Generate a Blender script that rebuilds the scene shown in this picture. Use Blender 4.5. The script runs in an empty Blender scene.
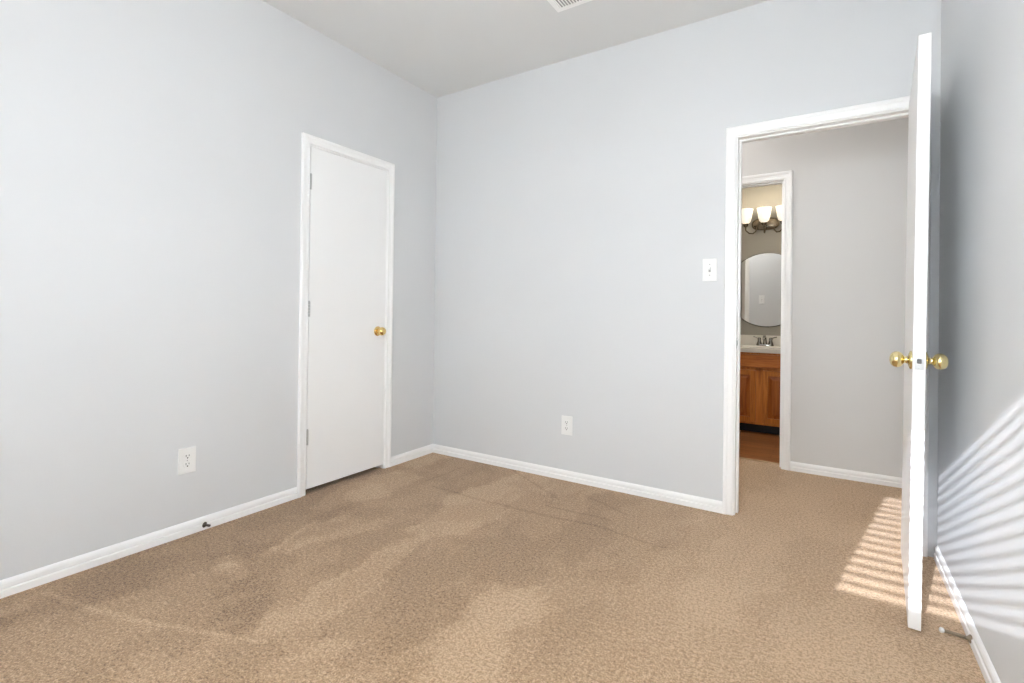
import bpy, bmesh, math, random
from mathutils import Vector, Matrix
random.seed(7)
C = bpy.data.collections.new('room'); bpy.context.scene.collection.children.link(C)
SC = bpy.context.scene

# ------------------------------------------------------------------ camera
F, YAW, PIT, ROL = 499.9, -0.5698, 0.0051, 0.0121
fw = Vector((math.sin(YAW)*math.cos(PIT), math.cos(YAW)*math.cos(PIT), math.sin(PIT)))
r0 = Vector((math.cos(YAW), -math.sin(YAW), 0)); u0 = r0.cross(fw)
rr = r0*math.cos(ROL)+u0*math.sin(ROL); uu = -r0*math.sin(ROL)+u0*math.cos(ROL)
cd = bpy.data.cameras.new('camera'); cam = bpy.data.objects.new('camera', cd); C.objects.link(cam)
cd.sensor_width = 36; cd.lens = F*36/1024; cd.shift_y = -30.44/1024; cd.clip_start = 0.02
m = Matrix((( rr.x, uu.x, -fw.x, 2.5888), (rr.y, uu.y, -fw.y, -2.9312), (rr.z, uu.z, -fw.z, 1.0746), (0,0,0,1)))
cam.matrix_world = m
SC.camera = cam

# ------------------------------------------------------------------ world, sun, exposure
w = bpy.data.worlds.new('sky'); SC.world = w; w.use_nodes = True
bg = w.node_tree.nodes['Background']; bg.inputs[0].default_value = (0.88, 0.94, 1.0, 1); bg.inputs[1].default_value = 15.0
sd = bpy.data.lights.new('sun', 'SUN'); sun = bpy.data.objects.new('sun', sd); C.objects.link(sun)
sd.energy = 7.5; sd.angle = math.radians(0.42); sd.color = (.95, .96, 1.04)
SUND = Vector((0.19, 1.0, -0.445)).normalized()
sun.rotation_euler = SUND.to_track_quat('-Z', 'Y').to_euler(); sun.location = (0.5, -8, 5)
SC.view_settings.view_transform = 'Standard'; SC.view_settings.look = 'None'
SC.view_settings.exposure = 0.53; SC.view_settings.gamma = 1.0; SC.view_settings.use_curve_mapping = False
SC.cycles.use_denoising = True; SC.cycles.max_bounces = 14; SC.cycles.diffuse_bounces = 8; SC.cycles.transparent_max_bounces = 16

# ------------------------------------------------------------------ dimensions (metres)
W = 2.993; H = 2.74; L = 3.2; T = 0.115
HY = 1.086; BY = 1.20; BB = 2.66            # hall far wall, bathroom inner face, bathroom back wall
HX0 = 0.35; BX0 = 1.56; BX1 = 3.10

# ------------------------------------------------------------------ materials
def mat(name, col=(.8,.8,.8), rough=.5, metal=0.0, spec=None, emit=None, es=0.0, trans=0.0):
    m = bpy.data.materials.new(name); m.use_nodes = True
    b = m.node_tree.nodes['Principled BSDF']
    b.inputs['Base Color'].default_value = (*col, 1); b.inputs['Roughness'].default_value = rough
    b.inputs['Metallic'].default_value = metal
    if spec is not None: b.inputs['Specular IOR Level'].default_value = spec
    if emit: b.inputs['Emission Color'].default_value = (*emit, 1); b.inputs['Emission Strength'].default_value = es
    if trans: b.inputs['Transmission Weight'].default_value = trans
    return m
class NG:
    def __init__(s, m): s.t = m.node_tree; s.b = s.t.nodes['Principled BSDF']
    def n(s, typ, **kw):
        x = s.t.nodes.new(typ)
        for k, v in kw.items():
            if k.startswith('i_'): x.inputs[int(k[2:]) if k[2:].isdigit() else k[2:].replace('_', ' ')].default_value = v
            else: setattr(x, k, v)
        return x
    def l(s, a, b): s.t.links.new(a, b)
    def math(s, op, a, b=None, clamp=False):
        x = s.t.nodes.new('ShaderNodeMath'); x.operation = op; x.use_clamp = clamp
        for i, v in enumerate((a, b)):
            if v is None: continue
            if isinstance(v, (int, float)): x.inputs[i].default_value = v
            else: s.l(v, x.inputs[i])
        return x.outputs[0]
    def noise(s, vec, scale, detail=2, rough=.5, dist=0.0):
        x = s.n('ShaderNodeTexNoise'); x.inputs['Scale'].default_value = scale; x.inputs['Detail'].default_value = detail
        x.inputs['Roughness'].default_value = rough; x.inputs['Distortion'].default_value = dist
        s.l(vec, x.inputs['Vector']); return x.outputs['Fac']
    def ramp(s, fac, stops):
        x = s.n('ShaderNodeValToRGB'); e = x.color_ramp.elements
        while len(e) < len(stops): e.new(.5)
        for q, (p, c) in zip(e, stops): q.position = p; q.color = (*c, 1)
        s.l(fac, x.inputs[0]); return x.outputs[0]
    def bump(s, h, strength, dist):
        x = s.n('ShaderNodeBump'); x.inputs['Strength'].default_value = strength; x.inputs['Distance'].default_value = dist
        s.l(h, x.inputs['Height']); s.l(x.outputs[0], s.b.inputs['Normal']); return x
def paint(name, col, rough=.55, scale=95, strength=.12):
    m = mat(name, col, rough, spec=.3); g = NG(m)
    v = g.n('ShaderNodeTexCoord').outputs['Object']
    h = g.noise(v, scale, 3, .55); g.bump(h, strength, .0015)
    f = g.noise(v, 1.3, 2); c = g.ramp(f, [(.3, tuple(x*.985 for x in col)), (.7, tuple(min(1, x*1.015) for x in col))])
    g.l(c, g.b.inputs['Base Color']); return m
M_wall = paint('pale_grey_paint', (.692, .702, .712))
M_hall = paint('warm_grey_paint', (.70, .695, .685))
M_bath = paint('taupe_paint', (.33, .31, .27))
M_ceil = paint('ceiling_paint', (.75, .755, .75), .8, 60, .3)
M_trim = mat('white_gloss_trim', (.93, .93, .925), .30)
M_door = paint('white_door_paint', (.91, .91, .905), .38, 160, .04)
M_plate = mat('white_plastic', (.86, .86, .85), .35)
M_slot = mat('dark_slot', (.03, .03, .03), .6)
M_grey = mat('grey_plastic', (.42, .42, .41), .5)  # plain grey for screws and toggle collars
M_brass = mat('polished_brass', (.83, .60, .25), .16, 1.0)
M_brass2 = mat('pale_brass', (.80, .68, .36), .14, 1.0)
M_steel = mat('satin_steel', (.62, .62, .61), .3, 1.0)
M_hinge = mat('painted_hinge', (.55, .55, .54), .35, .6)
M_bronze = mat('dark_bronze', (.10, .085, .07), .35, .8)
M_rubber = mat('white_rubber', (.8, .8, .79), .5)
M_spring = mat('spring_steel', (.32, .27, .2), .35, .9)
M_nickel = mat('aged_nickel', (.20, .165, .12), .22, 1.0)
M_chrome = mat('dark_chrome', (.36, .35, .33), .08, 1.0)
M_counter = mat('cream_cultured_marble', (.70, .67, .61), .22)
M_mirror = mat('mirror_silver', (.86, .88, .88), .02, 1.0)
M_rim = mat('mirror_bevel', (.25, .24, .22), .15, .8)
M_vent = mat('white_vent_enamel', (.93, .93, .92), .4)
M_dark = mat('duct_dark', (.42, .42, .42), .8)
M_kick = mat('shadow_black_toe_kick', (.008, .010, .013), .6)  # near-black colour carries the shadow of the toe recess
M_shade = mat('frosted_glass', (.9, .86, .76), .5, emit=(1, .92, .78), es=.38)
M_bulb = mat('lit_bulb', (1, 1, 1), .5, emit=(1, .93, .82), es=5)
M_globe = mat('lit_globe', (1, 1, 1), .5, emit=(1, .97, .93), es=2.0)
M_blind = mat('white_blind', (.85, .85, .84), .4)

# thin window glass: mostly clear, a little gloss
M_glass = bpy.data.materials.new('window_glass'); M_glass.use_nodes = True
t = M_glass.node_tree; t.nodes.clear()
o_ = t.nodes.new('ShaderNodeOutputMaterial'); mx = t.nodes.new('ShaderNodeMixShader'); tr = t.nodes.new('ShaderNodeBsdfTransparent'); gl = t.nodes.new('ShaderNodeBsdfGlossy')
gl.inputs['Roughness'].default_value = .02; mx.inputs[0].default_value = .06; tr.inputs[0].default_value = (.97, .98, .98, 1)
t.links.new(tr.outputs[0], mx.inputs[1]); t.links.new(gl.outputs[0], mx.inputs[2]); t.links.new(mx.outputs[0], o_.inputs[0])

# translucent cloth of the added roller shade, passes fill light
M_fabric = bpy.data.materials.new('shade_cloth'); M_fabric.use_nodes = True
t = M_fabric.node_tree; t.nodes.clear()
o_ = t.nodes.new('ShaderNodeOutputMaterial'); mx = t.nodes.new('ShaderNodeMixShader'); ts = t.nodes.new('ShaderNodeBsdfTranslucent'); df = t.nodes.new('ShaderNodeBsdfDiffuse')
ts.inputs[0].default_value = (.62, .62, .62, 1); df.inputs[0].default_value = (.85, .85, .84, 1); mx.inputs[0].default_value = .35
t.links.new(ts.outputs[0], mx.inputs[1]); t.links.new(df.outputs[0], mx.inputs[2]); t.links.new(mx.outputs[0], o_.inputs[0])

def make_carpet():
    m = mat('beige_cut_pile', (.5, .4, .3), 1.0, spec=.05); g = NG(m)
    g.b.inputs['Sheen Weight'].default_value = .25; g.b.inputs['Sheen Roughness'].default_value = .6
    v = g.n('ShaderNodeTexCoord').outputs['Object']
    sep = g.n('ShaderNodeSeparateXYZ'); g.l(v, sep.inputs[0]); X, Y = sep.outputs[0], sep.outputs[1]
    # brushed patches where the pile lies differently: crisp-edged sweeps, broken up at the rim
    j1 = g.n('ShaderNodeTexNoise'); j1.inputs['Scale'].default_value = 9; j1.inputs['Detail'].default_value = 6; j1.inputs['Roughness'].default_value = .7; g.l(v, j1.inputs['Vector'])
    jv = g.n('ShaderNodeVectorMath', operation='MULTIPLY_ADD'); g.l(j1.outputs['Color'], jv.inputs[0]); jv.inputs[1].default_value = (.22, .22, 0); g.l(v, jv.inputs[2])
    warp = g.n('ShaderNodeMapping'); warp.inputs['Rotation'].default_value = (0, 0, .95); warp.inputs['Location'].default_value = (3.1, 1.4, 0); warp.inputs['Scale'].default_value = (1.35, .6, 1); g.l(jv.outputs[0], warp.inputs[0])
    a = g.noise(warp.outputs[0], 1.15, 4, .55, .2)
    pa = g.n('ShaderNodeMapRange', interpolation_type='SMOOTHSTEP'); pa.inputs[1].default_value = .485; pa.inputs[2].default_value = .525; g.l(a, pa.inputs[0])
    w2 = g.n('ShaderNodeMapping'); w2.inputs['Rotation'].default_value = (0, 0, -.55); w2.inputs['Scale'].default_value = (1.0, .6, 1); g.l(jv.outputs[0], w2.inputs[0])
    b = g.noise(w2.outputs[0], 3.6, 4, .6, .2)
    pb = g.n('ShaderNodeMapRange', interpolation_type='SMOOTHSTEP'); pb.inputs[1].default_value = .48; pb.inputs[2].default_value = .53; g.l(b, pb.inputs[0])
    patch = g.math('ADD', g.math('MULTIPLY', pa.outputs[0], .55), g.math('MULTIPLY', pb.outputs[0], .30))
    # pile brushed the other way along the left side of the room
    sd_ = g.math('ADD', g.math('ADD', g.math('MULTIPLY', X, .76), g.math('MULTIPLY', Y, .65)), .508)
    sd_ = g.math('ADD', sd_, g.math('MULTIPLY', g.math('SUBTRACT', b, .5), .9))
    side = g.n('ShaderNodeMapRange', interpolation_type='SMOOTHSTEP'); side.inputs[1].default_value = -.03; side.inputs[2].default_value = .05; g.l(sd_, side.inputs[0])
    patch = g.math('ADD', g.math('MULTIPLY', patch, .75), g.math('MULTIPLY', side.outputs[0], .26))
    # stronger light on the right, towards the doorway, painted in as lighter pile
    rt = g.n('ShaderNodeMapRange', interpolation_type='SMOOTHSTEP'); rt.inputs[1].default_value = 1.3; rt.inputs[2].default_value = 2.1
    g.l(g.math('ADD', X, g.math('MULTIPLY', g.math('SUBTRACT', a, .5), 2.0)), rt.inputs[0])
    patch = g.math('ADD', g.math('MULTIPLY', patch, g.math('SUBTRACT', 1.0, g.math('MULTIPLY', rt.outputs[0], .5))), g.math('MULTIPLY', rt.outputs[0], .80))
    # vacuum tracks and seams: soft lines through the pile
    def seg(x0, y0, x1, y1, wd):
        dx, dy = x1-x0, y1-y0; Ls = math.hypot(dx, dy); dx /= Ls; dy /= Ls
        wob = g.math('MULTIPLY', g.math('SUBTRACT', b, .5), .05)
        px = g.math('SUBTRACT', X, x0); py = g.math('SUBTRACT', Y, y0)
        al = g.math('ADD', g.math('MULTIPLY', px, dx), g.math('MULTIPLY', py, dy))
        ac = g.math('ABSOLUTE', g.math('ADD', g.math('SUBTRACT', g.math('MULTIPLY', px, -dy), g.math('MULTIPLY', py, -dx)), wob))
        k = g.math('SUBTRACT', 1.0, g.math('DIVIDE', ac, wd), True)
        e = g.math('MULTIPLY', g.math('GREATER_THAN', al, 0.0), g.math('LESS_THAN', al, Ls))
        return g.math('MULTIPLY', k, e)
    light = None; dark = None
    for q in TRACKS_LIGHT:
        s_ = seg(*q); light = s_ if light is None else g.math('MAXIMUM', light, s_)
    for q in TRACKS_DARK:
        s_ = seg(*q); dark = s_ if dark is None else g.math('MAXIMUM', dark, s_)
    fib = g.noise(v, 190, 3, .7); fib2 = g.noise(v, 85, 3, .7)
    t_ = g.math('ADD', g.math('MULTIPLY', patch, .44), g.math('MULTIPLY', g.math('SUBTRACT', fib, .5), 2.4))
    t_ = g.math('ADD', t_, g.math('MULTIPLY', g.math('SUBTRACT', fib2, .5), 2.0))
    t_ = g.math('ADD', t_, g.math('MULTIPLY', light, .22)); t_ = g.math('SUBTRACT', t_, g.math('MULTIPLY', dark, .22))
    t_ = g.math('ADD', t_, .28, True)
    c = g.ramp(t_, [(0.0, (.165, .085, .036)), (.35, (.345, .210, .104)), (.62, (.445, .285, .155)), (1.0, (.66, .46, .285))])
    g.l(c, g.b.inputs['Base Color'])
    h = g.math('ADD', g.math('MULTIPLY', fib, .6), g.math('MULTIPLY', fib2, .8)); g.bump(h, .8, .008)
    return m
TRACKS_LIGHT = [(.089, -2.28, .354, -2.226, .018), (.354, -2.226, .588, -2.161, .02), (.588, -2.161, .821, -2.077, .018), (.821, -2.077, 1.052, -1.989, .018), (.362, -1.757, .609, -1.827, .06), (.367, -1.291, .494, -1.667, .03)]
TRACKS_DARK = [(.419, -.526, .421, -.171, .011), (.508, -.578, .955, -.59, .016), (.955, -.59, 1.607, -.549, .018), (1.607, -.549, 1.946, -.593, .014), (.749, -.023, 1.271, -.335, .013), (1.385, -.199, 1.673, -.322, .012), (1.236, -.451, 1.617, -.438, .012)]
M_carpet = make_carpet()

def wood(name, c0, c1, c2, axis, stretch=14, scale=9, rough=.35):
    m = mat(name, c1, rough); g = NG(m); v = g.n('ShaderNodeTexCoord').outputs['Object']
    mp = g.n('ShaderNodeMapping'); s_ = [1, 1, 1]
    for i in range(3): s_[i] = 1.0 if i != axis else 1.0/stretch
    mp.inputs['Scale'].default_value = s_; g.l(v, mp.inputs[0])
    a = g.noise(mp.outputs[0], scale*4, 4, .6, .8); b = g.noise(mp.outputs[0], scale*16, 3, .6)
    f = g.math('ADD', g.math('MULTIPLY', a, .7), g.math('MULTIPLY', b, .3))
    c = g.ramp(f, [(.30, c0), (.5, c1), (.70, c2)]); g.l(c, g.b.inputs['Base Color']); g.bump(b, .1, .001)
    return m
M_oakv = wood('honey_oak_vertical', (.34, .090, .009), (.56, .180, .022), (.68, .25, .040), 2)
M_oakp = wood('honey_oak_panel', (.20, .045, .005), (.42, .115, .013), (.52, .165, .026), 2)
M_oakh = wood('honey_oak_horizontal', (.24, .055, .006), (.50, .145, .017), (.64, .23, .038), 0)
def make_plank():
    m = wood('brown_plank_floor', (.16, .060, .020), (.34, .14, .048), (.48, .21, .075), 0, 12, 8, .3)
    g = NG(m); v = [n for n in g.t.nodes if n.type == 'TEX_COORD'][0].outputs['Object']
    br = g.n('ShaderNodeTexBrick'); br.inputs['Scale'].default_value = 1.0; br.inputs['Brick Width'].default_value = 1.1; br.inputs['Row Height'].default_value = .09
    br.inputs['Mortar Size'].default_value = .0015; br.inputs['Color1'].default_value = (1, 1, 1, 1); br.inputs['Color2'].default_value = (.62, .6, .58, 1); br.inputs['Mortar'].default_value = (.25, .22, .2, 1)
    g.l(v, br.inputs['Vector'])
    old = g.b.inputs['Base Color'].links[0].from_socket
    mx = g.n('ShaderNodeMix', data_type='RGBA', blend_type='MULTIPLY'); mx.inputs[0].default_value = 1
    g.l(old, mx.inputs[6]); g.l(br.outputs['Color'], mx.inputs[7]); g.l(mx.outputs[2], g.b.inputs['Base Color']); return m
M_plank = make_plank()

# ------------------------------------------------------------------ mesh helpers
class MB:
    def __init__(s): s.bm = bmesh.new()
    def box(s, x0, y0, z0, x1, y1, z1, bev=0.0, seg=2):
        g = bmesh.ops.create_cube(s.bm, size=1.0); vs = g['verts']
        for v in vs: v.co = Vector(((x0+x1)/2+v.co.x*(x1-x0), (y0+y1)/2+v.co.y*(y1-y0), (z0+z1)/2+v.co.z*(z1-z0)))
        if bev:
            es = list({e for v in vs for e in v.link_edges})
            bmesh.ops.bevel(s.bm, geom=es, offset=bev, segments=seg, affect='EDGES', profile=.5)
        return s
    def ring(s, pts): return [s.bm.verts.new(p) for p in pts]
    def bridge(s, a, b, closed=True):
        n = len(a)
        for i in range(n if closed else n-1):
            j = (i+1) % n; s.bm.faces.new((a[i], a[j], b[j], b[i]))
    def lathe(s, prof, mtx=Matrix(), n=28, cap=True):
        # prof: (radius, height) along local z
        rings = [s.ring([mtx @ Vector((r*math.cos(2*math.pi*k/n), r*math.sin(2*math.pi*k/n), h)) for k in range(n)]) for r, h in prof]
        for a, b in zip(rings, rings[1:]): s.bridge(a, b)
        if cap: s.bm.faces.new(rings[0][::-1]); s.bm.faces.new(rings[-1])
        return s
    def tube(s, pts, r, n=10):
        pts = [Vector(p) for p in pts]; rings = []; up = Vector((0, 0, 1))
        for i, p in enumerate(pts):
            d = (pts[min(i+1, len(pts)-1)]-pts[max(i-1, 0)]).normalized()
            if i == 0: a = d.cross(up if abs(d.z) < .9 else Vector((1, 0, 0))).normalized()
            else: a = (a - d*a.dot(d)).normalized()
            b = d.cross(a); rad = r[i] if isinstance(r, (list, tuple)) else r
            rings.append(s.ring([p+a*rad*math.cos(2*math.pi*k/n)+b*rad*math.sin(2*math.pi*k/n) for k in range(n)]))
        for a_, b_ in zip(rings, rings[1:]): s.bridge(a_, b_)
        s.bm.faces.new(rings[0][::-1]); s.bm.faces.new(rings[-1]); return s
    def prism(s, prof, f0, f1):
        a = s.ring([f0(*q) for q in prof]); b = s.ring([f1(*q) for q in prof])
        s.bridge(a, b); s.bm.faces.new(a[::-1]); s.bm.faces.new(b); return s
    def obj(s, name, m, parent=None, smooth=False, origin=None):
        bmesh.ops.recalc_face_normals(s.bm, faces=s.bm.faces)
        me = bpy.data.meshes.new(name)
        if origin is not None: bmesh.ops.translate(s.bm, verts=s.bm.verts, vec=-Vector(origin))
        s.bm.to_mesh(me); s.bm.free(); me.materials.append(m)
        o = bpy.data.objects.new(name, me); C.objects.link(o)
        if origin is not None: o.location = origin
        if parent: o.parent = parent
        if smooth:
            for p in me.polygons: p.use_smooth = True
            try: me.set_sharp_from_angle(angle=math.radians(40))
            except Exception: pass
        return o
def struct(o): o['kind'] = 'structure'; return o
def thing(name, label, cat, loc=(0,0,0), rot=(0,0,0), group=None):
    o = bpy.data.objects.new(name, None); C.objects.link(o); o.location = loc; o.rotation_euler = rot; o.empty_display_size = .05
    o['label'] = label; o['category'] = cat
    if group: o['group'] = group
    return o

# ------------------------------------------------------------------ floors and ceilings
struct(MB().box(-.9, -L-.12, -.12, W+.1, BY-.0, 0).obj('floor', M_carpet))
struct(MB().box(BX0-.05, BY+.0, -.12, BX1+.05, BB+.1, 0.0).obj('floor_bathroom', M_plank))
struct(MB().box(-.9, -L-.12, H, W+.12, .0+T/2, H+.1).obj('ceiling', M_ceil))
struct(MB().box(HX0-.1, T/2, H, W+.12, BY, H+.1).obj('ceiling_hall', M_ceil))
struct(MB().box(BX0-.1, BY, 2.60, BX1+.1, BB+.1, 2.70).obj('ceiling_bathroom', M_ceil))

# ------------------------------------------------------------------ opening sizes
EX0, EX1, EZ = 2.152, 2.900, 2.043          # entry jamb faces / head
CY0, CY1, CZ = -1.107, -0.505, 2.048        # closet jamb faces
QX0, QX1, QZ = 1.672, 2.290, 2.046          # bathroom jamb faces
WX0, WX1, WZ0, WZ1 = 2.05, 2.90, 1.15, 1.875
VWX0, VWX1, VWZ0, VWZ1 = 0.95, 1.85, 0.25, 1.95
J = .018
# walls (each one mesh: piers and header)
b = MB(); b.box(-T, 0, 0, EX0-J, T, H); b.box(EX1+J, 0, 0, W, T, H); b.box(EX0-J, 0, EZ+J, EX1+J, T, H); struct(b.obj('wall_back', M_wall))
b = MB(); b.box(-T, -L-.12, 0, 0, CY0-J, H); b.box(-T, CY1+J, 0, 0, 0, H); b.box(-T, CY0-J, CZ+J, 0, CY1+J, H); struct(b.obj('wall_left', M_wall))
struct(MB().box(W, -L-.12, 0, W+.12, BY, H).obj('wall_right', M_wall))
b = MB(); b.box(0, -L-.12, 0, VWX0, -L, H); b.box(VWX1, -L-.12, 0, WX0, -L, H); b.box(VWX0, -L-.12, 0, VWX1, -L, VWZ0); b.box(VWX0, -L-.12, VWZ1, VWX1, -L, H); b.box(WX1, -L-.12, 0, W, -L, H); b.box(WX0, -L-.12, 0, WX1, -L, WZ0); b.box(WX0, -L-.12, WZ1, WX1, -L, H); struct(b.obj('wall_rear', M_wall))
b = MB(); b.box(HX0, HY, 0, QX0-J, BY, H); b.box(QX1+J, HY, 0, W, BY, H); b.box(QX0-J, HY, QZ+J, QX1+J, BY, H); struct(b.obj('wall_hall', M_hall))
struct(MB().box(HX0-.1, T, 0, HX0, BY, H).obj('wall_hall_end', M_hall))
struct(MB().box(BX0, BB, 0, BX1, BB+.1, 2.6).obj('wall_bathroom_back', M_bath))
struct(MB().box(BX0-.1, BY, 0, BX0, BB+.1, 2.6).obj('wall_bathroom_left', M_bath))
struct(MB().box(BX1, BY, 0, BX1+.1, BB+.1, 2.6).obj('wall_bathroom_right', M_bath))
b = MB(); b.box(-.85, -1.7, 0, -.80, 0, H); b.box(-.80, -1.75, 0, -T, -1.7, H); b.box(-.80, 0, 0, -T, .05, H); struct(b.obj('wall_closet', M_wall))

# ------------------------------------------------------------------ baseboards
BP = [(0, 0), (.0135, 0), (.0135, .025), (.0125, .0275), (.0060, .0290), (.0060, .0320), (.0105, .0345), (.0105, .048), (.008, .055), (.004, .061), (0, .063)]
def base(name, f0, f1):
    struct(MB().prism(BP, f0, f1).obj(name, M_trim))
CW = .053
base('baseboard_left', lambda u, z: Vector((u, -L, z)), lambda u, z: Vector((u, CY0-.006-CW, z)))
base('baseboard_left_corner', lambda u, z: Vector((u, CY1+.006+CW, z)), lambda u, z: Vector((u, -u, z)))
base('baseboard_back', lambda u, z: Vector((u, -u, z)), lambda u, z: Vector((EX0-.006-CW, -u, z)))
base('baseboard_right', lambda u, z: Vector((W-u, -L, z)), lambda u, z: Vector((W-u, -.018, z)))
base('baseboard_hall', lambda u, z: Vector((QX1+.006+CW, HY-u, z)), lambda u, z: Vector((W, HY-u, z)))
base('baseboard_hall_left', lambda u, z: Vector((HX0, HY-u, z)), lambda u, z: Vector((QX0-.006-CW, HY-u, z)))
base('baseboard_hall_near', lambda u, z: Vector((HX0, T+u, z)), lambda u, z: Vector((EX0-.006-CW, T+u, z)))
base('baseboard_rear', lambda u, z: Vector((0, -L+u, z)), lambda u, z: Vector((W, -L+u, z)))

# ------------------------------------------------------------------ casings: mitred moulding round three sides
CP = [(0, 0), (0, .008), (.006, .0105), (.012, .0085), (.030, .0115), (.036, .0155), (.046, .016), (.050, .0145), (.053, .010), (.053, 0)]
def casing(b, a0, a1, zt, place):
    # a0,a1: inner edges, zt inner top; place(a, z, v) -> world point, v off the wall
    rows = [[], [], [], []]
    for u, v in CP:
        rows[0].append(place(a0-u, 0, v)); rows[1].append(place(a0-u, zt+u, v)); rows[2].append(place(a1+u, zt+u, v)); rows[3].append(place(a1+u, 0, v))
    R = [b.ring(r) for r in rows]
    for p, q in zip(R, R[1:]): b.bridge(p, q)
    b.bm.faces.new(R[0][::-1]); b.bm.faces.new(R[-1]); return b
def frame_trim(name, a0, a1, zt, place_near, place_far, jamb):
    b = MB(); casing(b, a0-.006, a1+.006, zt+.006, place_near)
    if place_far: casing(b, a0-.006, a1+.006, zt+.006, place_far)
    jamb(b); return struct(b.obj(name, M_trim))
def jamb_y(y0, y1, a0, a1, zt, s0, s1):   # opening in a wall parallel to x
    def f(b):
        b.box(a0-J, y0, 0, a0, y1, zt); b.box(a1, y0, 0, a1+J, y1, zt); b.box(a0-J, y0, zt, a1+J, y1, zt+J)
        b.box(a0, s0, 0, a0+.011, s1, zt-.011, .002); b.box(a1-.011, s0, 0, a1, s1, zt-.011, .002); b.box(a0, s0, zt-.011, a1, s1, zt, .002)
    return f
e1 = frame_trim('trim_1', EX0, EX1, EZ, lambda a, z, v: Vector((a, -v, z)), lambda a, z, v: Vector((a, T+v, z)), jamb_y(0, T, EX0, EX1, EZ, .040, .075))
def jamb_closet(b):
    b.box(-T, CY0-J, 0, 0, CY0, CZ); b.box(-T, CY1, 0, 0, CY1+J, CZ); b.box(-T, CY0-J, CZ, 0, CY1+J, CZ+J)
    b.box(-.075, CY0, 0, -.040, CY0+.011, CZ-.011); b.box(-.075, CY1-.011, 0, -.040, CY1, CZ-.011); b.box(-.075, CY0, CZ-.011, -.040, CY1, CZ)
frame_trim('trim_2', CY0, CY1, CZ, lambda a, z, v: Vector((v, a, z)), None, jamb_closet)
frame_trim('trim_3', QX0, QX1, QZ, lambda a, z, v: Vector((a, HY-v, z)), lambda a, z, v: Vector((a, BY+v, z)), jamb_y(HY, BY, QX0, QX1, QZ, HY+.035, HY+.07))
tr = MB().box(QX0, BY-.012, 0, QX1, BY+.018, .006, .002).obj('trim_4', mat('threshold_strip', (.42, .30, .18), .5)); struct(tr)
st = MB().box(EX0-.0015, .010, .90, EX0+.0015, .036, .958, .001); so = st.obj('strike_plate', M_steel, e1); so['label'] = 'small metal strike plate'
MBs = MB().box(EX0+.0012, .016, .915, EX0+.0022, .030, .943).obj('latch_hole', M_slot, so)

# ------------------------------------------------------------------ door hardware
KP = [(.0325, 0), (.0325, .003), (.030, .006), (.022, .009), (.0135, .012), (.0115, .017), (.0125, .021), (.017, .024), (.0235, .0285), (.0275, .035), (.0285, .042), (.0272, .049), (.0228, .056), (.0155, .061), (.0075, .0632), (.0005, .0638)]
ROS = KP[:4] + [(.0135, .0115)]
def knob(parent, loc, direction, m, name='door_knob'):
    q = Vector((0, 0, 1)).rotation_difference(Vector(direction)).to_matrix().to_4x4()
    M_ = Matrix.Translation(Vector(loc)) @ q
    k = MB().lathe(KP[4:], M_, 32).obj(name, m, parent, True)
    MB().lathe(ROS, M_, 32).obj('rosette', m, k, True)
    return k
def hinge(parent, x, y, z, m=M_hinge, leaf=None):
    b = MB(); n = 5; h = .089
    for k in range(n):
        b.lathe([(.0062, 0), (.0062, h/n-.0012)], Matrix.Translation((x, y, z-h/2+k*h/n)), 14)
    b.lathe([(.0045, 0), (.0055, .002), (.003, .005)], Matrix.Translation((x, y, z+h/2-.001)), 12)
    if leaf: b.box(*leaf(z-h/2, z+h/2))
    return b.obj('hinge', m, parent, True)
# closet door (closed, flat slab), origin at its hinge side
cd_ = MB().box(0, 0, 0, -.035, CY1-CY0-.006, CZ-.004-.030, .0015).obj('door_1', M_door); cd_.location = (0.0, CY0+.003, .030); struct(cd_)
knob(cd_, (0, CY1-CY0-.006-.064, .945-.030), (1, 0, 0), M_brass)
for z in (1.835, 1.087, .335): hinge(cd_, .0065, -.0015, z-.030)
# entry door, standing open into the room
DW = .722
ed = MB().box(-DW, 0, 0, 0, .035, 2.036, .0015).obj('door_2', M_door); ed.location = (EX1-.003, -.022, .012); ed.rotation_euler = (Matrix.Rotation(math.radians(.45), 3, 'Y') @ Matrix.Rotation(math.radians(86.3), 3, 'Z')).to_euler(); struct(ed)
knob(ed, (-DW+.064, .035, .927-.012), (0, 1, 0), M_brass2); knob(ed, (-DW+.064, 0, .927-.012), (0, -1, 0), M_brass2)
lp = MB().box(-DW-.0015, .005, .8865, -DW+.001, .030, .9435, .001).obj('latch_plate', M_steel, ed)
MB().box(-DW-.010, .011, .908, -DW, .024, .925, .003).obj('latch_bolt', mat('latch_dark', (.25, .25, .25), .3, 1), lp)
for z in (.8935, .9365): MB().lathe([(.0032, 0), (.0028, .001), (.0005, .0012)], Matrix.Translation((-DW-.0014, .0175, z)) @ Matrix.Rotation(-math.pi/2, 4, 'Y'), 12).obj('screw', M_steel, lp)
for z in (1.83, 1.02, .26): hinge(ed, .004, -.005, z)
# bathroom door, swung into the bathroom against its left side
bd = MB().box(0, 0, 0, .596, .035, 2.030, .0015).obj('door_3', M_door); bd.location = (QX0+.012, BY+.022, .012); bd.rotation_euler = (0, 0, math.radians(86)); struct(bd)
knob(bd, (.596-.06, 0, .92), (0, -1, 0), M_brass2)

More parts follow.
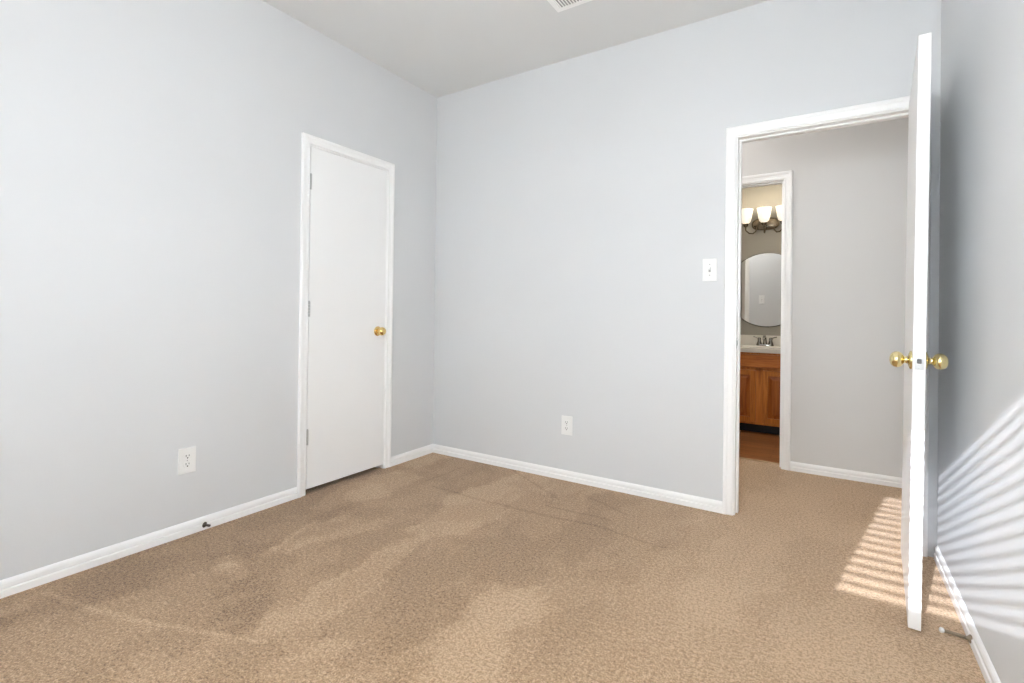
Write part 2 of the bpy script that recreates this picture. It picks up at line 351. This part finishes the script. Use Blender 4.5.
# ------------------------------------------------------------------ wall plates
def plate_box(b, w_, h_, d=.006):
    # bevelled cover plate in local x/z, standing off along -y
    b.box(-w_/2, -d, -h_/2, w_/2, 0, h_/2, .0022, 2)
def outlet(name, label, loc, rz, group=None):
    t = thing(name, label, 'outlet', loc, (0, 0, rz), group)
    b = MB(); plate_box(b, .078, .122); b.obj('cover_plate', M_plate, t)
    for s in (1, -1):
        b = MB(); n = 28; zc = s*.0195; ring = []
        for k in range(n):
            a = 2*math.pi*k/n; x = .0172*math.cos(a); z = .0172*math.sin(a); z = max(-.0135, min(.0135, z)); ring.append((x, z))
        v0 = b.ring([Vector((x, -.006, zc+z)) for x, z in ring]); v1 = b.ring([Vector((x*.97, -.0082, zc+z*.97)) for x, z in ring])
        b.bridge(v0, v1); b.bm.faces.new(v1); b.bm.faces.new(v0[::-1]); f = b.obj('socket', M_plate, t)
        sl = MB(); sl.box(-.0078, -.0086, zc-.001, -.0052, -.008, zc+.0085); sl.box(.0052, -.0086, zc+.0005, .0078, -.008, zc+.0080)
        sl.lathe([(.0032, 0), (.0032, .0006)], Matrix.Translation((0, -.008, zc-.0068)) @ Matrix.Rotation(math.pi/2, 4, 'X'), 14)
        sl.obj('slots', M_slot, f)
    MB().lathe([(.0028, 0), (.0024, .0009)], Matrix.Translation((0, -.006, 0)) @ Matrix.Rotation(math.pi/2, 4, 'X'), 12).obj('screw', M_grey, t)
    return t
outlet('wall_outlet', 'white duplex outlet on the left wall below and left of the closet door', (0, -1.752, .356), math.pi/2)
outlet('wall_outlet', 'white duplex outlet low on the back wall between the corner and the doorway', (1.146, 0, .354), 0)
def switch(label, loc, rz):
    t = thing('light_switch', label, 'light switch', loc, (0, 0, rz))
    b = MB(); plate_box(b, .076, .124); b.obj('cover_plate', M_plate, t)
    b = MB(); b.box(-.0055, -.0075, -.0125, .0055, -.0055, .0125); sl = b.obj('toggle_collar', M_grey, t)
    b = MB(); a = b.ring([Vector(p) for p in ((-.004, -.006, -.004), (.004, -.006, -.004), (.004, -.006, .006), (-.004, -.006, .006))])
    c = b.ring([Vector(p) for p in ((-.0035, -.018, .006), (.0035, -.018, .006), (.0035, -.017, .012), (-.0035, -.017, .012))]); b.bridge(a, c); b.bm.faces.new(c); b.bm.faces.new(a[::-1])
    b.obj('toggle', M_plate, t)
    for z in (.030, -.030): MB().lathe([(.003, 0), (.0025, .001)], Matrix.Translation((0, -.006, z)) @ Matrix.Rotation(math.pi/2, 4, 'X'), 12).obj('screw', M_grey, t)
switch('white toggle light switch on the back wall just left of the doorway', (2.014, 0, 1.331), 0)
switch('white toggle light switch seen reflected in the round bathroom mirror', (1.72, T, 1.325), math.pi)

# ------------------------------------------------------------------ spring door stops
def door_stop(label, loc, direction, length, turns, tip, m):
    q = Vector((0, 0, 1)).rotation_difference(Vector(direction).normalized()).to_matrix().to_4x4(); M_ = q
    t = thing('door_stop', label, 'door stop', loc)
    MB().lathe([(.0135, 0), (.0135, .002), (.010, .005), (.006, .010), (.0055, .014)], M_, 20).obj('mounting_base', m, t, True)
    n = turns*12; pts = [M_ @ Vector((.0048*math.cos(2*math.pi*k/12), .0048*math.sin(2*math.pi*k/12), .010+(length-.018)*k/n)) for k in range(n+1)]
    MB().tube(pts, .0011, 6).obj('spring', m, t, True)
    if tip: MB().lathe([(.0055, length-.012), (.0080, length-.010), (.0085, length-.003), (.006, length), (.0005, length+.001)], M_, 18).obj('rubber_tip', M_rubber, t, True)
    return t
door_stop('dark stubby door stop on the left baseboard below the outlet', (.011, -1.672, .024), (1, .35, -.05), .040, 9, False, M_bronze)
door_stop('spring door stop with white rubber tip on the right baseboard near the open door', (W-.0125, -.720, .022), (-1, -.14, .12), .082, 18, True, M_spring)

# ------------------------------------------------------------------ ceiling vent
vt = thing('ceiling_vent', 'white metal air vent with louvres on the ceiling', 'vent', (1.303, -.492, H))
VW, VD = .36, .21
b = MB(); o0 = [(0, 0), (VW, 0), (VW, -VD), (0, -VD)]; k = .030
def rect(i, z): return [Vector((x+(i if x == 0 else -i), y+(-i if y == 0 else i), z)) for x, y in o0]
R = [b.ring(rect(0, 0)), b.ring(rect(0, -.003)), b.ring(rect(.006, -.007)), b.ring(rect(.026, -.007)), b.ring(rect(k, -.004)), b.ring(rect(k, -.0002))]
for p_, q_ in zip(R, R[1:]): b.bridge(p_, q_)
b.obj('vent_frame', M_vent, vt)
MB().box(k-.002, -VD+k-.002, -.0022, VW-k+.002, -k+.002, -.0006).obj('duct_opening', M_dark, vt)
b = MB()
for s, (xa, xb) in enumerate(((k, VW/2-.006), (VW/2+.006, VW-k))):
    n = 9
    for i in range(n):
        x = xa+(i+.5)*(xb-xa)/n; sg = 1 if s == 0 else -1
        a = b.ring([Vector((x+sg*dx, -k, z)) for dx, z in ((-.006, -.0035), (.004, -.0085), (.005, -.0080), (-.005, -.0028))])
        c = b.ring([Vector((x+sg*dx, -VD+k, z)) for dx, z in ((-.006, -.0035), (.004, -.0085), (.005, -.0080), (-.005, -.0028))])
        b.bridge(a, c); b.bm.faces.new(a[::-1]); b.bm.faces.new(c)
b.box(VW/2-.006, -VD+k, -.008, VW/2+.006, -k, -.003)
b.obj('louvres', M_vent, vt)

# ------------------------------------------------------------------ window behind the camera, with a slatted blind
def window(name, x0, x1, z0, z1, label, mid=False, tilt=None):
    b = MB(); fy0, fy1 = -L-.10, -L-.06
    b.box(x0, fy0, z0, x0+.035, fy1, z1); b.box(x1-.035, fy0, z0, x1, fy1, z1); b.box(x0+.035, fy0, z0, x1-.035, fy1, z0+.03); b.box(x0+.035, fy0, z1-.03, x1-.035, fy1, z1)
    if mid: b.box(x0+.035, fy0, (z0+z1)/2-.02, x1-.035, fy1, (z0+z1)/2+.02)
    wf = struct(b.obj(name, M_trim))
    MB().box(x0+.03, -L-.083, z0+.025, x1-.03, -L-.079, z1-.025).obj('pane', M_glass, wf)
    if tilt is None:                                         # added white roller shade, spreads daylight as fill
        rs = thing('added_roller_shade', label, 'shade', (x0, -L-.03, z1))
        M = Matrix.Translation((.004, 0, -.022)) @ Matrix.Rotation(math.pi/2, 4, 'Y')
        MB().lathe([(.018, 0), (.018, x1-x0-.008)], M, 24).obj('roller_tube', M_blind, rs, True)
        MB().box(.008, .0165, -(z1-z0)+.03, x1-x0-.008, .0175, -.022).obj('shade_fabric', M_fabric, rs)
        MB().box(.008, .010, -(z1-z0)+.008, x1-x0-.008, .024, -(z1-z0)+.030, .003).obj('hem_bar', M_blind, rs); return
    bl = thing('window_blind', label, 'blind', (0, 0, 0))
    MB().box(x0+.005, -L-.055, z1-.038, x1-.005, -L-.012, z1-.001, .002).obj('head_rail', M_blind, bl)
    z = z0+.032; first = None
    while z < z1-.05:
        if first is None: s_ = first = MB().box(x0+.008, -.025, -.0015, x1-.008, .025, .0015, .0006).obj('slat', M_blind, bl)
        else: s_ = first.copy(); C.objects.link(s_); s_.parent = bl
        s_.location = (0, -L-.032, z); s_.rotation_euler = (-math.radians(tilt), 0, 0); z += .0445
    MB().box(x0+.008, -L-.055, z0+.002, x1-.008, -L-.010, z0+.014, .002).obj('bottom_rail', M_blind, bl)
window('window_1', WX0, WX1, WZ0, WZ1, 'white slatted blind in the small window beside the right wall', tilt=9)
window('added_window_2', VWX0, VWX1, VWZ0, VWZ1, 'added white roller shade over the unseen fill window beside the slatted one', mid=True)  # unseen window added as a fill light for the room

# ------------------------------------------------------------------ added fill lamp, unseen behind the view
LX, LY = 2.02, -2.98
cl = thing('added_floor_lamp', 'added satin steel fill lamp with white glass globe, unseen behind the viewer', 'lamp', (LX, LY, 0))
MB().lathe([(.13, .001), (.13, .012), (.12, .018), (.02, .024)], n=36).obj('base', M_steel, cl, True)
MB().lathe([(.011, .020), (.011, 1.36)], n=16).obj('pole', M_steel, cl, True)
MB().lathe([(.03, 1.35), (.075, 1.372), (.115, 1.425), (.13, 1.485), (.115, 1.55), (.075, 1.60), (.02, 1.622), (.001, 1.623)], n=32).obj('lamp_shade', M_globe, cl, True)
pl = bpy.data.lights.new('fill_lamp_light', 'POINT'); pl.energy = 29; pl.shadow_soft_size = .13; pl.color = (.97, .985, 1)
po = bpy.data.objects.new('fill_lamp_light', pl); C.objects.link(po); po.location = (0, 0, 1.78); po.parent = cl
# hall lamp
hl = thing('hall_lamp', 'frosted dome lamp on the hall ceiling', 'lamp', (1.30, .60, H))
MB().lathe([(.14, -.001), (.14, -.02), (.13, -.05), (.09, -.085), (.04, -.10), (.001, -.104)], n=32).obj('lamp_shade', M_globe, hl, True)
pl = bpy.data.lights.new('hall_lamp_light', 'POINT'); pl.energy = 12; pl.shadow_soft_size = .12; pl.color = (1, .95, .90)
po = bpy.data.objects.new('hall_lamp_light', pl); C.objects.link(po); po.location = (0, 0, -.24); po.parent = hl

# unseen bathroom ceiling lamp, added to light the vanity front
hl = thing('bathroom_fill_lamp', 'added frosted dome fill lamp, unseen on the bathroom ceiling', 'lamp', (2.55, 1.65, 2.60))
MB().lathe([(.14, -.001), (.14, -.02), (.13, -.05), (.09, -.085), (.04, -.10), (.001, -.104)], n=32).obj('lamp_shade', M_globe, hl, True)
pl = bpy.data.lights.new('bathroom_fill_light', 'POINT'); pl.energy = 14; pl.shadow_soft_size = .12; pl.color = (1, .92, .80)
po = bpy.data.objects.new('bathroom_fill_light', pl); C.objects.link(po); po.location = (0, 0, -.24); po.parent = hl
# ------------------------------------------------------------------ bathroom vanity
VX0, VX1, VF, VZ = 1.585, 2.495, 2.150, .745
vc = thing('vanity_cabinet', 'honey oak vanity cabinet with panelled doors in the bathroom', 'cabinet', (VX0, BB, 0))
def P(m): 
    m.parent = vc; m.location = (-VX0, -BB, 0); return m
P(MB().box(VX0, VF+.019, .085, VX0+.016, BB-.001, VZ).box(VX1-.016, VF+.019, .085, VX1, BB-.001, VZ).box(VX0+.016, VF+.019, .085, VX1-.016, BB-.001, .101).box(VX0+.016, BB-.008, .101, VX1-.016, BB-.001, VZ).obj('body', M_oakv))
b = MB()                                                     # face frame
b.box(VX0, VF, .085, VX0+.045, VF+.019, VZ); b.box(VX1-.045, VF, .085, VX1, VF+.019, VZ); cx = (VX0+VX1)/2
b.box(2.031-.034, VF, .115, 2.031+.034, VF+.019, .60); b.box(VX0+.045, VF, .085, VX1-.045, VF+.019, .115); b.box(VX0+.045, VF, .585, VX1-.045, VF+.019, VZ)
P(b.obj('face_frame', M_oakv))
P(MB().box(VX0+.02, VF+.075, 0, VX1-.02, VF+.09, .085).obj('toe_kick', M_kick))
P(MB().box(VX0+.03, VF-.018, .607, VX1-.03, VF, .727, .005).obj('false_drawer_front', M_oakh))
for x0, x1 in ((VX0+.03, 2.004), (2.058, VX1-.03)):
    z0, z1 = .108, .582; s = .046; b = MB()
    b.box(x0, VF-.019, z0, x0+s, VF-.001, z1, .003); b.box(x1-s, VF-.019, z0, x1, VF-.001, z1, .003)
    b.box(x0+s, VF-.019, z0, x1-s, VF-.001, z0+s, .003); b.box(x0+s, VF-.019, z1-s, x1-s, VF-.001, z1, .003)
    d = P(b.obj('cabinet_door', M_oakv))
    b = MB(); a = b.ring([Vector(p) for p in ((x0+s-.002, VF-.003, z0+s-.002), (x1-s+.002, VF-.003, z0+s-.002), (x1-s+.002, VF-.003, z1-s+.002), (x0+s-.002, VF-.003, z1-s+.002))])
    i = .012; a1 = b.ring([Vector(p) for p in ((x0+s+i, VF-.006, z0+s+i), (x1-s-i, VF-.006, z0+s+i), (x1-s-i, VF-.006, z1-s-i), (x0+s+i, VF-.006, z1-s-i))])
    i = .035; a2 = b.ring([Vector(p) for p in ((x0+s+i, VF-.0165, z0+s+i), (x1-s-i, VF-.0165, z0+s+i), (x1-s-i, VF-.0165, z1-s-i), (x0+s+i, VF-.0165, z1-s-i))])
    b.bridge(a, a1); b.bridge(a1, a2); b.bm.faces.new(a2); b.obj('raised_panel', M_oakp, d)

# countertop with basin and backsplash
ct = thing('countertop', 'cream countertop with moulded basin on the oak vanity', 'countertop', (2.04, BB, VZ))
CF = VF-.030; TZ = VZ+.042; bx, by, ra, rb = 2.04, VF+.235, .21, .155; n = 48
x0, x1, y0, y1 = VX0-.008, VX1+.012, CF, BB-.001
b = MB(); outer = []
for k in range(n):
    a = 2*math.pi*k/n; c_, s_ = math.cos(a), math.sin(a); tx = ((x1-bx) if c_ > 0 else (bx-x0))/max(abs(c_), 1e-6); ty = ((y1-by) if s_ > 0 else (by-y0))/max(abs(s_), 1e-6)
    tt = min(tx, ty); outer.append((bx+c_*tt, by+s_*tt))
def ell(f, z): return [Vector((bx+ra*f*math.cos(2*math.pi*k/n), by+rb*f*math.sin(2*math.pi*k/n), z)) for k in range(n)]
corners = [(x1, y1), (x0, y1), (x0, y0), (x1, y0)]
for cx_, cy_ in corners:                                     # snap nearest sample to the true corner
    k = min(range(n), key=lambda i: (outer[i][0]-cx_)**2+(outer[i][1]-cy_)**2); outer[k] = (cx_, cy_)
Rg = [b.ring([Vector((x, y, VZ)) for x, y in outer]), b.ring([Vector((x, y, TZ-.004)) for x, y in outer]), b.ring([Vector((x+(.004 if x == x0 else -.004 if x == x1 else 0), y+(.004 if y == y0 else 0), TZ)) for x, y in outer]),
      b.ring(ell(1.05, TZ)), b.ring(ell(1.0, TZ-.006)), b.ring(ell(.93, TZ-.035)), b.ring(ell(.75, TZ-.075)), b.ring(ell(.45, TZ-.105)), b.ring(ell(.1, TZ-.112))]
for p_, q_ in zip(Rg, Rg[1:]): b.bridge(p_, q_)
Ru = [b.ring(ell(1.08, VZ)), b.ring(ell(1.0, TZ-.048)), b.ring(ell(.80, TZ-.088)), b.ring(ell(.48, TZ-.117)), b.ring(ell(.1, TZ-.124))]
for p_, q_ in zip([Rg[0]]+Ru, Ru): b.bridge(p_, q_)
b.bm.faces.new(Ru[-1])
b.bm.faces.new(Rg[-1])
o = b.obj('top_and_basin', M_counter, ct, True); o.location = (-2.04, -BB, -VZ)
o = MB().box(x0, BB-.019, TZ, x1, BB-.001, TZ+.100, .003).obj('backsplash', M_counter, ct); o.location = (-2.04, -BB, -VZ)

# faucet
fx, fy, fz = 2.032, BB-.085, TZ
fc = thing('faucet', 'dark chrome two-handle faucet on the cream countertop', 'faucet', (fx, fy, fz))
b = MB(); n = 32
rg = []
for f, z in ((1, .0), (1, .010), (.93, .016)):
    rg.append(b.ring([Vector(((.048 if math.cos(2*math.pi*k/n) > 0 else -.048)+.030*f*math.cos(2*math.pi*k/n), .030*f*math.sin(2*math.pi*k/n), z)) for k in range(n)]))
for p_, q_ in zip(rg, rg[1:]): b.bridge(p_, q_)
b.bm.faces.new(rg[-1]); b.bm.faces.new(rg[0][::-1]); b.obj('base_plate', M_chrome, fc, True)
MB().tube([(0, 0, .014), (0, -.002, .055), (0, -.018, .082), (0, -.050, .094), (0, -.085, .088), (0, -.102, .070), (0, -.104, .056)], [.020, .016, .014, .0125, .0115, .011, .011], 16).obj('spout', M_chrome, fc, True)
for s in (-1, 1):
    h = MB().lathe([(.024, .014), (.023, .022), (.016, .045), (.014, .058), (.017, .066), (.013, .078), (.001, .082)], Matrix.Translation((s*.051, 0, 0)), 24).obj('handle', M_chrome, fc, True)
    MB().tube([(s*.051, 0, .070), (s*.070, -.006, .078), (s*.092, -.010, .086), (s*.104, -.012, .088)], [.008, .0062, .0055, .0065], 10).obj('lever', M_chrome, h, True)

# mirror
mr = thing('mirror', 'round frameless mirror on the bathroom wall above the faucet', 'mirror', (2.035, BB, 1.343))
MY = Matrix.Rotation(math.pi/2, 4, 'X') ; S = Matrix.Diagonal((1.0, 1, 1.0, 1))
MB().lathe([(.374, .001), (.374, .006), (.366, .0085)], MY, 96).obj('bevelled_rim', M_rim, mr)
MB().lathe([(.366, .0065), (.366, .0088)], MY, 96).obj('mirror_glass', M_mirror, mr)

# vanity light: backplate, three curved arms with cups, frosted bell shades
vl = thing('vanity_light', 'three-shade vanity light with frosted glass shades above the mirror', 'wall lamp', (2.018, BB, 2.005))
b = MB(); n = 40
def sup(k, f): 
    a = 2*math.pi*k/n; c_, s_ = math.cos(a), math.sin(a); return (.125*f*math.copysign(abs(c_)**.75, c_), .062*f*math.copysign(abs(s_)**.75, s_))
rg = [b.ring([Vector((sup(k, f)[0], y, sup(k, f)[1])) for k in range(n)]) for f, y in ((1, -.001), (1, -.010), (.90, -.016), (.86, -.013), (.60, -.020), (.3, -.022))]
for p_, q_ in zip(rg, rg[1:]): b.bridge(p_, q_)
b.bm.faces.new(rg[-1]); b.bm.faces.new(rg[0][::-1]); b.obj('backplate', M_nickel, vl, True)
for dx in (-.165, 0, .165):
    sx = dx*.45
    arm = MB().tube([(sx, -.015, -.02), (sx+(dx-sx)*.10, -.035, -.070), (sx+(dx-sx)*.35, -.065, -.098), (sx+(dx-sx)*.70, -.10, -.098), (dx-(.0), -.122, -.070), (dx, -.125, -.030)], .0058, 10).obj('arm', M_nickel, vl, True)
    MB().lathe([(.008, -.040), (.018, -.034), (.024, -.016), (.026, -.004), (.020, -.002)], Matrix.Translation((dx, -.125, 0)), 24).obj('cup', M_nickel, arm, True)
    sh = MB().lathe([(.024, -.002), (.042, .012), (.052, .045), (.058, .085), (.066, .132), (.068, .140), (.065, .140), (.055, .085), (.049, .045), (.040, .014), (.020, .001)], Matrix.Translation((dx, -.125, 0)), 32, cap=False).obj('shade', M_shade, vl, True)
    MB().lathe([(.012, .002), (.013, .030), (.024, .055), (.028, .075), (.022, .095), (.001, .104)], Matrix.Translation((dx, -.125, 0)), 20).obj('bulb', M_bulb, sh, True)
    q = bpy.data.lights.new('vanity_bulb_light', 'POINT'); q.energy = .42; q.shadow_soft_size = .03; q.color = (1, .88, .68)
    qo = bpy.data.objects.new('vanity_bulb_light', q); C.objects.link(qo); qo.parent = vl; qo.location = (dx, -.19, .19)
